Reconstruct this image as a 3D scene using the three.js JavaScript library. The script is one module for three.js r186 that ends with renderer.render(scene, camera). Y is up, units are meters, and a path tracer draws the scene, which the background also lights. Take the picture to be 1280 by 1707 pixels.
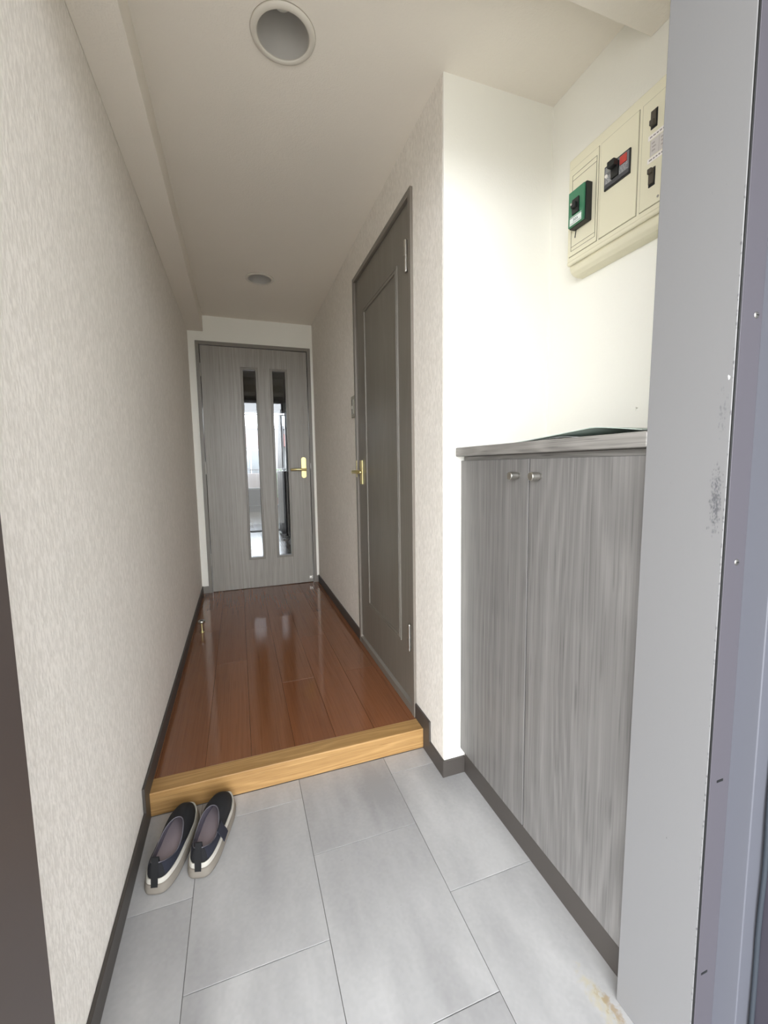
import * as THREE from 'three';
import { RoundedBoxGeometry } from 'three/addons/geometries/RoundedBoxGeometry.js';
import { mergeGeometries, mergeVertices, toCreasedNormals } from 'three/addons/utils/BufferGeometryUtils.js';
import { FontLoader } from 'three/addons/loaders/FontLoader.js';
import { TextGeometry } from 'three/addons/geometries/TextGeometry.js';

// ---------------------------------------------------------------- camera, sky, exposure
const scene = new THREE.Scene();
const camera = new THREE.PerspectiveCamera(2 * Math.atan(853.5 / 698.27) * 180 / Math.PI, 1280 / 1707, 0.02, 200);
camera.position.set(0.31956, 1.01948, 1.40246);
camera.rotation.set(-0.09998, -0.333385, -0.015543, 'YXZ');
camera.setViewOffset(1280, 1707, -0.6, 8.2, 1280, 1707);

const renderer = new THREE.WebGLRenderer({ antialias: true });
renderer.toneMapping = THREE.LinearToneMapping;
renderer.toneMappingExposure = 2.9;
renderer.shadowMap.enabled = true;

{ // bright overcast sky: hazy and brightest near the horizon, dull ground below
  const w = 128, h = 64, data = new Float32Array(w * h * 4);
  for (let j = 0; j < h; j++) for (let i = 0; i < w; i++) {
    const el = ((j + 0.5) / h - 0.5) * Math.PI, s = Math.sin(el), k = (j * w + i) * 4;
    const up = Math.min(1, Math.max(0, s * 12 + 0.5)), l = 0.65 + 0.75 * Math.exp(-Math.max(0, s) * 3);
    const sky = [0.95 * l, 0.985 * l, 1.03 * l], ground = [0.3, 0.3, 0.29];
    for (let c = 0; c < 3; c++) data[k + c] = (ground[c] + (sky[c] - ground[c]) * up) * 4;
    data[k + 3] = 1;
  }
  const t = new THREE.DataTexture(data, w, h, THREE.RGBAFormat, THREE.FloatType);
  t.mapping = THREE.EquirectangularReflectionMapping; t.magFilter = THREE.LinearFilter; t.minFilter = THREE.LinearFilter; t.needsUpdate = true;
  scene.background = t;
}

// ---------------------------------------------------------------- measures (metres)
const W = 0.9565, FAR = -2.2317, H = 2.191, BW = 0.1127, YB = 2.0707, GY = -0.0782, ZC = 0.1634, W2 = 1.3637;

// ---------------------------------------------------------------- noise and textures
function rng(seed) { let a = seed >>> 0; return () => { a = (a + 0x6D2B79F5) | 0; let t = Math.imul(a ^ (a >>> 15), 1 | a); t = (t + Math.imul(t ^ (t >>> 7), 61 | t)) ^ t; return ((t ^ (t >>> 14)) >>> 0) / 4294967296; }; }
function hash(x, y, s) { let h = Math.imul(x, 374761393) ^ Math.imul(y, 668265263) ^ Math.imul(s, 974634721); h = Math.imul(h ^ (h >>> 13), 1274126177); return ((h ^ (h >>> 16)) >>> 0) / 4294967296; }
function vn(x, y, px, py, s) { // value noise that repeats every px, py
  const xi = Math.floor(x), yi = Math.floor(y), fx = x - xi, fy = y - yi, u = fx * fx * (3 - 2 * fx), v = fy * fy * (3 - 2 * fy);
  const m = (a, p) => ((a % p) + p) % p, x0 = m(xi, px), x1 = m(xi + 1, px), y0 = m(yi, py), y1 = m(yi + 1, py);
  const a = hash(x0, y0, s), b = hash(x1, y0, s), c = hash(x0, y1, s), d = hash(x1, y1, s);
  return a + (b - a) * u + (c - a) * v + (a - b - c + d) * u * v;
}
function fbm(u, v, fx, fy, s, n = 4) { let r = 0, a = 0.5, t = 0; for (let k = 0; k < n; k++) { r += a * vn(u * fx, v * fy, fx, fy, s + k); t += a; a *= 0.5; fx *= 2; fy *= 2; } return r / t; }
function dataTex(w, h, fn, srgb, sx, sy) { // fn(u, v) -> [r, g, b] 0..255; the picture covers sx by sy metres
  const d = new Uint8Array(w * h * 4);
  for (let j = 0; j < h; j++) for (let i = 0; i < w; i++) {
    const c = fn((i + 0.5) / w, (j + 0.5) / h), k = (j * w + i) * 4;
    for (let q = 0; q < 3; q++) d[k + q] = Math.max(0, Math.min(255, Array.isArray(c) ? c[q] : c));
    d[k + 3] = 255;
  }
  const t = new THREE.DataTexture(d, w, h); t.wrapS = t.wrapT = THREE.RepeatWrapping; t.magFilter = THREE.LinearFilter; t.minFilter = THREE.LinearMipmapLinearFilter; t.generateMipmaps = true;
  if (srgb) t.colorSpace = THREE.SRGBColorSpace;
  t.repeat.set(1 / sx, 1 / sy); t.needsUpdate = true; return t;
}
const mixc = (a, b, t) => a.map((x, i) => x + (b[i] - x) * t);

// fabric-look wallpaper: short upright flecks
function fleckField(u, v) {
  const a = vn(u * 150, v * 44, 150, 44, 11), b = vn(u * 90 + 0.3 * a, v * 30, 90, 30, 23), c = vn(u * 300, v * 110, 300, 110, 31), d = vn(u * 18, v * 7, 18, 7, 5);
  return 0.42 * a + 0.3 * b + 0.2 * c + 0.08 * d;
}
const sharpen = (x, k) => Math.max(0, Math.min(1, (x - 0.5) * k + 0.5));
const fleckMap = dataTex(1024, 1024, (u, v) => mixc([229, 223, 213], [244, 238, 229], sharpen(fleckField(u, v), 2.6)), true, 0.5, 0.5);
const fleckBump = dataTex(1024, 1024, (u, v) => 255 * sharpen(fleckField(u, v), 2.4), false, 0.5, 0.5);
const plainBump = dataTex(512, 512, (u, v) => 255 * (0.6 * vn(u * 120, v * 120, 120, 120, 3) + 0.4 * vn(u * 40, v * 40, 40, 40, 8)), false, 0.4, 0.4);

// grey laminate with oak grain; grain runs along v
function grain(u, v, seed, rings) {
  const warp = fbm(u, v, 3, 1, seed, 3), cath = fbm(u, v, 4, 1, seed + 9, 2);
  const r = Math.sin((u * rings + 9 * warp + 5 * cath) * Math.PI * 2) * 0.5 + 0.5;
  const fine = vn(u * 160, v * 5, 160, 5, seed + 20) * 0.5 + vn(u * 320, v * 12, 320, 12, seed + 21) * 0.5;
  const pore = Math.max(0, vn(u * 240, v * 16, 240, 16, seed + 30) - 0.68) * 3;
  const band = fbm(u, v, 6, 1, seed + 40, 2);
  return { r: Math.pow(r, 1.6), fine, pore, band };
}
function woodTex(dark, light, seed, rings, k = [0.3, 0.45, 0.3, 0.35], sx = 0.7, sy = 1.6, w = 1024, h = 1024) {
  return dataTex(w, h, (u, v) => { const g = grain(u, v, seed, rings); return mixc(dark, light, Math.max(0, Math.min(1, 0.15 + k[0] * g.r + k[1] * g.fine + k[3] * g.band - k[2] * g.pore))); }, true, sx, sy);
}
const cabinetMap = woodTex([88, 86, 84], [129, 126, 123], 101, 14, [0.22, 0.5, 0.45, 0.25]);
const worktopMap = woodTex([92, 89, 86], [150, 146, 140], 131, 12, [0.25, 0.5, 0.5, 0.2], 0.35, 0.9);
const farDoorMap = woodTex([126, 121, 113], [166, 161, 153], 171, 14, [0.15, 0.5, 0.3, 0.3]);
const taupeMap = woodTex([103, 98, 89], [126, 120, 110], 201, 7, [0.15, 0.5, 0.15, 0.3]);
const flooringMap = woodTex([110, 70, 46], [142, 95, 64], 231, 9, [0.1, 0.4, 0.3, 0.4], 0.6, 1.8);
const nosingMap = woodTex([136, 100, 56], [190, 152, 99], 261, 6, [0.3, 0.4, 0.35, 0.3], 0.3, 0.9, 512, 512);
const livingMap = woodTex([96, 84, 72], [150, 136, 120], 291, 5, [0.2, 0.4, 0.3, 0.4], 0.6, 1.8, 512, 512);

// genkan vinyl tile: pale cement with clouds, faint scrapes and pits
function cement(u, v) {
  const a = fbm(u, v, 3, 2, 301, 5), b = fbm(u, v, 14, 4, 321, 4), p = vn(u * 170, v * 170, 170, 170, 341), q = vn(u * 60, v * 60, 60, 60, 342);
  let t = 0.55 + 1.5 * (a - 0.5) + 1.1 * (b - 0.5) * (0.4 + vn(u * 5, v * 3, 5, 3, 351)) + 0.15 * (p - 0.5);
  if (p > 0.985 && q > 0.55) t -= 0.55;
  return Math.max(0, Math.min(1, t));
}
const cementMap = dataTex(1024, 1024, (u, v) => mixc([148, 147, 147], [184, 183, 182], cement(u, v)), true, 1.1, 1.1);
const cementBump = dataTex(512, 512, (u, v) => 255 * cement(u, v), false, 1.1, 1.1);
// the same tile with the brown rust stain by the door frame (metres from the tile's own corner)
function canvasTex(w, h, draw) { const c = document.createElement('canvas'); c.width = w; c.height = h; draw(c.getContext('2d'), w, h); const t = new THREE.CanvasTexture(c); t.colorSpace = THREE.SRGBColorSpace; return t; }

// ---------------------------------------------------------------- materials
const std = (o) => new THREE.MeshStandardMaterial(o);
const M = {
  wallpaper: std({ map: fleckMap, bumpMap: fleckBump, bumpScale: 0.0004, roughness: 0.75 }),
  plain: std({ color: '#f4f2e9', bumpMap: plainBump, bumpScale: 0.0003, roughness: 0.85 }),
  ceiling: std({ color: '#efe8dc', bumpMap: plainBump, bumpScale: 0.0004, roughness: 0.9 }),
  cabinet: std({ map: cabinetMap, roughness: 0.5 }),
  worktop: std({ map: worktopMap, roughness: 0.5 }),
  darkGap: std({ color: '#4a4641', roughness: 0.7 }),
  skirting: std({ color: '#46413d', roughness: 0.45 }),
  farDoor: std({ map: farDoorMap, roughness: 0.42 }),
  farFrame: std({ color: '#827d75', roughness: 0.4 }),
  taupe: std({ map: taupeMap, roughness: 0.38 }),
  taupeFrame: std({ color: '#777067', roughness: 0.35 }),
  flooring: [0, 1, 2].map((k) => new THREE.MeshPhysicalMaterial({ map: flooringMap, color: ['#ffffff', '#f6f0ec', '#fff8f4'][k], roughness: 0.1, ior: 1.65 })),
  subfloor: std({ color: '#2a1810', roughness: 0.9 }),
  nosing: std({ map: nosingMap, roughness: 0.45 }),
  tile: std({ map: cementMap, bumpMap: cementBump, bumpScale: 0.0003, roughness: 0.55 }),
  grout: std({ color: '#6f6d6b', roughness: 0.9 }),
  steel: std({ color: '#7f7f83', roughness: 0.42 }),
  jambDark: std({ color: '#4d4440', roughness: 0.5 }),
  leafDark: std({ color: '#35323a', roughness: 0.5 }),
  brass: std({ color: '#efe0a2', metalness: 1, roughness: 0.32 }),
  chrome: std({ color: '#c9c6bf', metalness: 1, roughness: 0.3 }),
  satin: std({ color: '#a9a69f', metalness: 1, roughness: 0.35 }),
  ivory: std({ color: '#e2dcc2', roughness: 0.45 }),
  ivoryGap: std({ color: '#8f8a76', roughness: 0.8 }),
  green: std({ color: '#3f7d5c', roughness: 0.4 }),
  black: std({ color: '#1b1c1c', roughness: 0.45 }),
  rocker: std({ color: '#4b443b', roughness: 0.45 }),
  plateGrey: std({ color: '#77777a', roughness: 0.5 }),
  red: std({ color: '#c2463c', roughness: 0.4 }),
  label: std({ color: '#ece7df', roughness: 0.6 }),
  lampWhite: std({ color: '#dcd6ca', roughness: 0.4 }),
  reflector: std({ color: '#d3cfc9', metalness: 0.3, roughness: 0.3 }),
  bulb: std({ color: '#d8d8cc', roughness: 0.35 }),
  tintGlass: new THREE.MeshPhysicalMaterial({ color: '#dfe2e4', transmission: 1, thickness: 0, roughness: 0.0, ior: 1.5 }),
  glass: new THREE.MeshPhysicalMaterial({ color: '#ffffff', transmission: 1, thickness: 0, roughness: 0.0, ior: 1.5 }),
  rubberGrey: std({ color: '#80796f', roughness: 0.75 }),
  rubberWhite: std({ color: '#bdb9af', roughness: 0.6 }),
  canvasBlack: std({ color: '#17171a', roughness: 0.9 }),
  navy: std({ color: '#20222e', roughness: 0.85 }),
  insole: std({ color: '#8e8287', roughness: 0.95 }),
  lining: std({ color: '#5b5560', roughness: 0.95 }),
  paperWhite: std({ color: '#e6eae4', roughness: 0.7 }),
  paperGreen: std({ color: '#c2cdc5', roughness: 0.6 }),
  concrete: std({ color: '#a9a7a2', roughness: 0.9 }),
  outerWall: std({ color: '#c9c5bd', roughness: 0.9 }),
  parapet: std({ color: '#a89c98', roughness: 0.9 }),
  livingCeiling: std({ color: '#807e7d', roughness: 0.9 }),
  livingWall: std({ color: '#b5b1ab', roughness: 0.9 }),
  living: std({ map: livingMap, roughness: 0.22 }),
  alu: std({ color: '#cfd2d4', roughness: 0.35, metalness: 0.6 }),
  darkPanel: std({ color: '#4c4a50', roughness: 0.3 }),
  curtain: std({ color: '#6f7479', roughness: 0.95 }),
  facade: std({ color: '#858584', roughness: 0.9 }),
  facadeBand: std({ color: '#80605d', roughness: 0.9 }),
  facadeGlass: std({ color: '#4e565a', roughness: 0.15 }),
  foliage: std({ color: '#6f8f58', roughness: 0.8 }),
  pot: std({ color: '#8a5a42', roughness: 0.8 }),
};

// ---------------------------------------------------------------- geometry helpers
function gUV(g, axis = 'y', off = [0, 0]) { // uv in metres from each face's direction; v follows the given axis where it can
  if (g.index) g = g.toNonIndexed();
  const p = g.attributes.position, uv = new Float32Array(p.count * 2), e = (i) => [p.getX(i), p.getY(i), p.getZ(i)];
  for (let f = 0; f < p.count; f += 3) {
    const a = e(f), b = e(f + 1), c = e(f + 2), u1 = b.map((x, i) => x - a[i]), u2 = c.map((x, i) => x - a[i]);
    const n = [u1[1] * u2[2] - u1[2] * u2[1], u1[2] * u2[0] - u1[0] * u2[2], u1[0] * u2[1] - u1[1] * u2[0]].map(Math.abs);
    const d = n[0] >= n[1] && n[0] >= n[2] ? 0 : n[1] >= n[2] ? 1 : 2, rest = [0, 1, 2].filter((i) => i !== d), g0 = 'xyz'.indexOf(axis);
    let vi = rest.includes(g0) ? g0 : rest[1], ui = rest.find((i) => i !== vi);
    for (let k = 0; k < 3; k++) { const q = [a, b, c][k]; uv[(f + k) * 2] = q[ui] + off[0]; uv[(f + k) * 2 + 1] = q[vi] + off[1]; }
  }
  g.setAttribute('uv', new THREE.BufferAttribute(uv, 2));
  for (const n of Object.keys(g.attributes)) if (!['position', 'normal', 'uv'].includes(n)) g.deleteAttribute(n);
  return g;
}
function bx(x0, x1, y0, y1, z0, z1, r = 0.0012, axis = 'y', off = [0, 0]) {
  const w = Math.abs(x1 - x0), h = Math.abs(y1 - y0), d = Math.abs(z1 - z0), rr = Math.min(r, w / 2.2, h / 2.2, d / 2.2);
  const g = rr > 1e-5 ? new RoundedBoxGeometry(w, h, d, 1, rr) : new THREE.BoxGeometry(w, h, d);
  g.translate((x0 + x1) / 2, (y0 + y1) / 2, (z0 + z1) / 2);
  return gUV(g, axis, off);
}
function printUV(g, y0, y1, z0, z1) { // one picture over a face that looks towards -x
  const p = g.attributes.position, uv = g.attributes.uv;
  for (let i = 0; i < p.count; i++) uv.setXY(i, (p.getZ(i) - z0) / (z1 - z0), (p.getY(i) - y0) / (y1 - y0));
  return g;
}
const merge = (list) => { list = [list].flat().map((g) => gPlain(g)); return list.length === 1 ? list[0] : mergeGeometries(list); };
function gPlain(g) { if (g.index) g = g.toNonIndexed(); if (!g.attributes.uv) g.setAttribute('uv', new THREE.BufferAttribute(new Float32Array(g.attributes.position.count * 2), 2)); for (const n of Object.keys(g.attributes)) if (!['position', 'normal', 'uv'].includes(n)) g.deleteAttribute(n); return g; }
const used = {};
function numbered(n) { used[n] = (used[n] ?? -1) + 1; return used[n] ? `${n}_${String(used[n]).padStart(3, '0')}` : n; }
function mesh(name, geos, mat, parent) {
  const m = new THREE.Mesh(merge(geos), mat); m.castShadow = m.receiveShadow = true;
  m.name = parent ? name : numbered(name);
  (parent ?? scene).add(m);
  if (parent) { // a part's geometry is written in world coordinates; move it under its thing
    const o = new THREE.Vector3(); for (let q = parent; q && q !== scene; q = q.parent) o.add(q.position);
    if (o.lengthSq()) m.geometry.translate(-o.x, -o.y, -o.z);
  }
  return m;
}
function group(name, pos) { const g = new THREE.Group(); g.name = numbered(name); g.position.set(...pos); scene.add(g); return g; }
function tag(o, label, category, grp) { o.userData.label = label; o.userData.category = category; if (grp) o.userData.group = grp; return o; }
function struct(o, label, category) { o.userData.kind = 'structure'; o.userData.label = label; o.userData.category = category; return o; }
function shapeOf(pts) { const s = new THREE.Shape(); pts.forEach(([x, y], i) => i ? s.lineTo(x, y) : s.moveTo(x, y)); s.closePath(); return s; }
function rectPath(x0, x1, y0, y1) { const p = new THREE.Path(); p.moveTo(x0, y0); p.lineTo(x0, y1); p.lineTo(x1, y1); p.lineTo(x1, y0); p.closePath(); return p; }
function cyl(r, a, b, r2 = r, n = 24) { // cylinder from a to b
  const A = new THREE.Vector3(...a), B = new THREE.Vector3(...b), d = B.clone().sub(A), g = new THREE.CylinderGeometry(r2, r, d.length(), n);
  g.applyQuaternion(new THREE.Quaternion().setFromUnitVectors(new THREE.Vector3(0, 1, 0), d.clone().normalize())); g.translate(...A.add(B).multiplyScalar(0.5).toArray()); return g;
}
function lathe(pts, pos, axis = 'y', n = 40) { const g = new THREE.LatheGeometry(pts.map(([r, y]) => new THREE.Vector2(r, y)), n); if (axis === '-x') g.rotateZ(Math.PI / 2); if (axis === 'z') g.rotateX(Math.PI / 2); g.translate(...pos); return g; }
function tube(pts, r, n = 24, seg = 10, closed = false) { return new THREE.TubeGeometry(new THREE.CatmullRomCurve3(pts.map((p) => new THREE.Vector3(...p)), closed), n, r, seg, closed); }

// ================================================================ THE ROOM
// floors
struct(mesh('floor', bx(-0.12, 1.45, GY - 0.12, GY - 0.002, -0.08, 1.02, 0), M.grout), 'pale grey cement look tile floor of the sunken entrance', 'floor');
const tileFloor = scene.getObjectByName('floor');
{ // 305 mm wide vinyl tiles in staggered columns
  const xs = [-0.155, 0.158, 0.4705, 0.785, 1.0975, 1.36], heads = [0.318, 0.0925, 0.308, 0.0900, 0.3];
  const T = 0.4405, gap = 0.0007;
  for (let c = 0; c < 5; c++) for (let k = -1; k < 3; k++) {
    const z0 = Math.max(0.001, heads[c] + k * T), z1 = Math.min(1.02, heads[c] + (k + 1) * T);
    if (z1 - z0 < 0.004) continue;
    const x0 = Math.max(xs[c], -0.1), x1 = xs[c + 1];
    const stained = c === 3 && z0 < 0.82 && z1 > 0.82;
    const g = bx(x0 + gap, x1 - gap, GY - 0.006, GY, z0 + gap, z1 - gap, 0.0008, 'z', [c * 0.37, k * 0.29 + c * 0.21]);
    let mat = M.tile;
    if (stained) {
      const map = canvasTex(512, 720, (q, w, h) => {
        const d = q.createImageData(w, h), tw = x1 - x0, th = z1 - z0, r = rng(5);
        for (let j = 0; j < h; j++) for (let i = 0; i < w; i++) {
          const x = x0 + (i / w) * tw, z = z0 + (j / h) * th, b = mixc([148, 147, 147], [184, 183, 182], cement(((x + c * 0.37) / 1.1) % 1, ((z + k * 0.29 + c * 0.21 + 3.3) / 1.1) % 1));
          const n = fbm(x * 3 % 1, z * 3 % 1, 40, 40, 77, 4);
          const dd = Math.hypot((x - 0.968) / 0.018, (z - 0.835) / 0.06), d2 = Math.hypot((x - 0.982) / 0.012, (z - 0.852) / 0.04);
          const s = Math.max(0, Math.min(1, (1.05 - dd + (n - 0.5) * 2.2) * 1.1)) * 0.4, s2 = Math.max(0, Math.min(1, (1 - d2 + (n - 0.5) * 2.6) * 1.3)) * 0.38;
          const o = mixc(mixc(b, [184, 170, 128], s), [130, 97, 52], s2), kk = (j * w + i) * 4; // rust
          d.data[kk] = o[0]; d.data[kk + 1] = o[1]; d.data[kk + 2] = o[2]; d.data[kk + 3] = 255;
        }
        q.putImageData(d, 0, 0);
      });
      map.wrapS = map.wrapT = THREE.ClampToEdgeWrapping; map.flipY = false;
      const uv = g.attributes.uv, p = g.attributes.position;
      for (let i = 0; i < p.count; i++) uv.setXY(i, (p.getX(i) - x0) / (x1 - x0), (p.getZ(i) - z0) / (z1 - z0));
      mat = std({ map, bumpMap: null, roughness: 0.55 });
    }
    mesh('tile', g, mat, tileFloor);
  }
}
const hallFloor = struct(mesh('floor_hall', bx(-0.05, W + 0.05, -0.078, -0.0125, FAR - 0.06, -0.07, 0), M.subfloor), 'glossy red brown plank floor of the hallway', 'floor');
{ // planks: strips 152 mm wide, ends staggered
  const x0s = [0.0005, 0.013, 0.165, 0.317, 0.469, 0.621, 0.773, 0.925, W - 0.0005];
  const ends = [[], [-1.35], [-0.86, -1.77], [-1.3], [-0.55, -1.46], [-1.05, -1.95], [-0.553, -1.463], [-1.2]], gap = 0.0004;
  let q = 0;
  for (let c = 0; c < 8; c++) {
    const cuts = [-0.0685, ...ends[c], FAR - 0.05];
    for (let k = 0; k + 1 < cuts.length; k++, q++)
      mesh('plank', bx(x0s[c] + gap, x0s[c + 1] - gap, -0.012, 0, cuts[k + 1] + gap, cuts[k] - gap, 0.0007, 'z', [q * 0.277, q * 0.613]), M.flooring[(q * 7) % 3], hallFloor);
  }
}
// yellow step edge
tag(mesh('step_edge', [bx(0.0005, W - 0.0005, GY, -0.014, -0.055, -0.0005, 0.002, 'x'), bx(0.0005, W - 0.0005, -0.022, 0.0012, -0.068, 0.0015, 0.0025, 'x', [0.13, 0.2])], M.nosing), 'yellow wooden step edge between tile floor and brown planks', 'step');

// walls
struct(mesh('wall_left', bx(-0.12, 0, GY - 0.1, H + 0.05, FAR - 0.1, 0.84, 0), M.wallpaper), 'long left wall in white flecked wallpaper', 'wall');
struct(mesh('trim_1', bx(0, BW, YB, H + 0.02, FAR, 0.9, 0.002), M.ceiling), 'boxed beam along the top of the left wall', 'beam');
const TD = { z0: -0.8822, z1: -0.0757, top: 2.0111 };
struct(mesh('wall_right', [bx(W, W + 0.1, GY - 0.1, H + 0.05, FAR - 0.1, TD.z0 + 0.01, 0), bx(W, W + 0.1, GY - 0.1, H + 0.05, TD.z1 - 0.01, ZC - 0.006, 0), bx(W, W + 0.1, TD.top - 0.01, H + 0.05, TD.z0 + 0.01, TD.z1 - 0.01, 0)], M.wallpaper), 'right hallway wall in flecked wallpaper around the closed side door', 'wall');
struct(mesh('wall_alcove_back', bx(W + 0.0008, W2 + 0.1, GY - 0.1, H + 0.05, ZC - 0.0058, ZC, 0.0012), M.plain), 'plain white wall at the end of the shoe cabinet', 'wall');
struct(mesh('wall_alcove_side', bx(W2, W2 + 0.1, GY - 0.1, H + 0.05, ZC, 0.93, 0), M.plain), 'plain white wall behind the shoe cabinet under the fuse box', 'wall');
struct(mesh('wall_far', [bx(-0.0, 0.06, -0.1, H + 0.05, FAR - 0.1, FAR, 0), bx(0.925, W, -0.1, H + 0.05, FAR - 0.1, FAR, 0), bx(0.06, 0.925, 1.99, H + 0.05, FAR - 0.1, FAR, 0)], M.plain), 'plain white end wall around the glazed door', 'wall');
// ceiling with two round holes
const LIGHTS = [[0.492, 0.124], [0.503, -1.443]];
{
  const s = shapeOf([[-0.05, -(0.93)], [W2 + 0.05, -0.93], [W2 + 0.05, 2.33], [-0.05, 2.33]]);
  for (const [x, z] of LIGHTS) { const p = new THREE.Path(); p.absarc(x, -z, 0.074, 0, Math.PI * 2, true); s.holes.push(p); }
  const g = new THREE.ExtrudeGeometry(s, { depth: 0.03, bevelEnabled: false, curveSegments: 32 }); g.rotateX(-Math.PI / 2); g.translate(0, H, 0);
  struct(mesh('ceiling', gUV(g), M.ceiling), 'off white ceiling with two recessed lights', 'ceiling');
}
struct(mesh('trim_2', bx(BW, W2, H - 0.1, H, 0.518, 0.9, 0.002), M.ceiling), 'dropped beam above the entrance door', 'beam');
// entrance wall round the door opening
struct(mesh('wall_entrance', [bx(-0.6, 0.03, GY - 0.1, H + 0.3, 0.845, 1.0, 0), bx(1.09, 1.9, GY - 0.1, H + 0.3, 0.93, 1.0, 0), bx(0.03, 1.09, 2.04, H + 0.3, 0.87, 1.0, 0)], M.outerWall), 'outer wall around the entrance doorway', 'wall');

// skirting boards
{
  const g = (x, side) => { // step-shaped board seen from the side: hall part, short upright, entrance part
    const end = side < 0 ? 0.84 : ZC + 0.0075, start = side < 0 ? FAR : TD.z1;
    const s = shapeOf([[start, 0], [start, 0.06], [0.056, 0.06], [0.056, GY + 0.06], [end, GY + 0.06], [end, GY], [0.0018, GY], [0.0018, 0]]);
    const e = new THREE.ExtrudeGeometry(s, { depth: 0.006, bevelEnabled: true, bevelThickness: 0.001, bevelSize: 0.001, bevelOffset: -0.001, bevelSegments: 1 });
    e.rotateY(-Math.PI / 2); e.translate(x, 0, 0); return gUV(e);
  };
  struct(mesh('baseboard_left', g(0.0075, -1), M.skirting), 'dark brown skirting along the left wall stepping down to the tiles', 'skirting');
  const hallRight = bx(W - 0.008, W, 0, 0.06, FAR, TD.z0, 0.001), ret = bx(W - 0.0078, 1.036, GY, GY + 0.06, ZC, ZC + 0.0078, 0.001);
  struct(mesh('baseboard_right', [g(W - 0.0005, 1), hallRight, ret], M.skirting), 'dark brown skirting along the right wall and round the corner to the cabinet', 'skirting');
  struct(mesh('baseboard_far', [bx(0.008, 0.05, 0, 0.058, FAR, FAR + 0.007, 0.001), bx(0.936, W - 0.008, 0, 0.058, FAR, FAR + 0.007, 0.001)], M.farFrame), 'short grey skirting pieces either side of the far door', 'skirting');
}

// ---------------------------------------------------------------- far door
{
  const d = group('door_1', [0.4925, 0, FAR]);
  struct(d, 'grey wood grain door at the far end with two tall glass slots', 'door');
  const X0 = 0.05, X1 = 0.9355, Y = 2.0, f = 0.027;
  mesh('door_frame', [bx(X0, X0 + f, 0, Y, FAR - 0.1, FAR + 0.008, 0.0015), bx(X1 - f, X1, 0, Y, FAR - 0.1, FAR + 0.008, 0.0015), bx(X0 + f, X1 - f, Y - f, Y, FAR - 0.1, FAR + 0.008, 0.0015)], M.farFrame, d);
  const lx0 = X0 + f + 0.004, lx1 = X1 - f - 0.004, ly0 = 0.004, ly1 = Y - f - 0.004, z0 = FAR - 0.034, z1 = FAR + 0.0;
  const slots = [[0.373, 0.507], [0.603, 0.741]], sy0 = 0.245, sy1 = 1.818;
  const s = shapeOf([[lx0, ly0], [lx1, ly0], [lx1, ly1], [lx0, ly1]]);
  for (const [a, b] of slots) s.holes.push(rectPath(a + 0.004, b - 0.004, sy0 + 0.004, sy1 - 0.004));
  const g = new THREE.ExtrudeGeometry(s, { depth: z1 - z0 - 0.003, bevelEnabled: true, bevelThickness: 0.0015, bevelSize: 0.0015, bevelOffset: -0.0015, bevelSegments: 1 }); g.translate(0, 0, z0 + 0.0015);
  mesh('door_leaf', gUV(g), M.farDoor, d);
  for (const [a, b] of slots) {
    const fr = shapeOf([[a, sy0], [b, sy0], [b, sy1], [a, sy1]]); fr.holes.push(rectPath(a + 0.019, b - 0.019, sy0 + 0.019, sy1 - 0.019));
    const e = new THREE.ExtrudeGeometry(fr, { depth: 0.042, bevelEnabled: true, bevelThickness: 0.003, bevelSize: 0.003, bevelOffset: -0.003, bevelSegments: 2 }); e.translate(0, 0, z0 - 0.004);
    mesh('glass_bead', gUV(e), M.farFrame, d);
    mesh('glass_pane', bx(a + 0.012, b - 0.012, sy0 + 0.012, sy1 - 0.012, z0 + 0.015, z0 + 0.019, 0), M.tintGlass, d);
  }
  // brass lever on its long rounded plate
  const hx = 0.8525;
  const p = new THREE.Shape(); p.absarc(0, 0.068, 0.0215, 0, Math.PI, false); p.absarc(0, -0.068, 0.0215, Math.PI, Math.PI * 2, false); p.closePath();
  const pg = new THREE.ExtrudeGeometry(p, { depth: 0.005, bevelEnabled: true, bevelThickness: 0.002, bevelSize: 0.002, bevelOffset: -0.002, bevelSegments: 2, curveSegments: 16 }); pg.translate(hx, 1.008, z1);
  mesh('handle_plate', pg, M.brass, d);
  mesh('handle', [cyl(0.0095, [hx + 0.006, 0.992, z1 + 0.004], [hx + 0.006, 0.992, z1 + 0.05]), tube([[hx + 0.01, 0.992, z1 + 0.05], [hx - 0.02, 0.993, z1 + 0.053], [hx - 0.07, 0.994, z1 + 0.05], [hx - 0.108, 0.992, z1 + 0.038]], 0.0095, 20, 12), new THREE.SphereGeometry(0.0095, 12, 8).translate(hx - 0.108, 0.992, z1 + 0.038), new THREE.SphereGeometry(0.0105, 12, 8).translate(hx + 0.009, 0.992, z1 + 0.05)], M.brass, d);
  for (const y of [1.782, 1.018, 0.274]) mesh('hinge', [cyl(0.005, [lx0 - 0.002, y - 0.05, z1 + 0.004], [lx0 - 0.002, y + 0.05, z1 + 0.004], 0.005, 12), cyl(0.006, [lx0 - 0.002, y - 0.0015, z1 + 0.004], [lx0 - 0.002, y + 0.0015, z1 + 0.004], 0.006, 12)], M.satin, d);
  mesh('strike_plate', bx(X1 - f - 0.002, X1 - f + 0.006, 1.0, 1.045, FAR + 0.0075, FAR + 0.0095, 0.0005), M.satin, d);
  mesh('door_catch', [bx(lx1 - 0.035, lx1 - 0.004, 0.035, 0.06, z1, z1 + 0.006, 0.001), cyl(0.008, [lx1 - 0.02, 0.045, z1 + 0.004], [lx1 - 0.02, 0.045, z1 + 0.02], 0.008, 16)], M.chrome, d);
}

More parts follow.
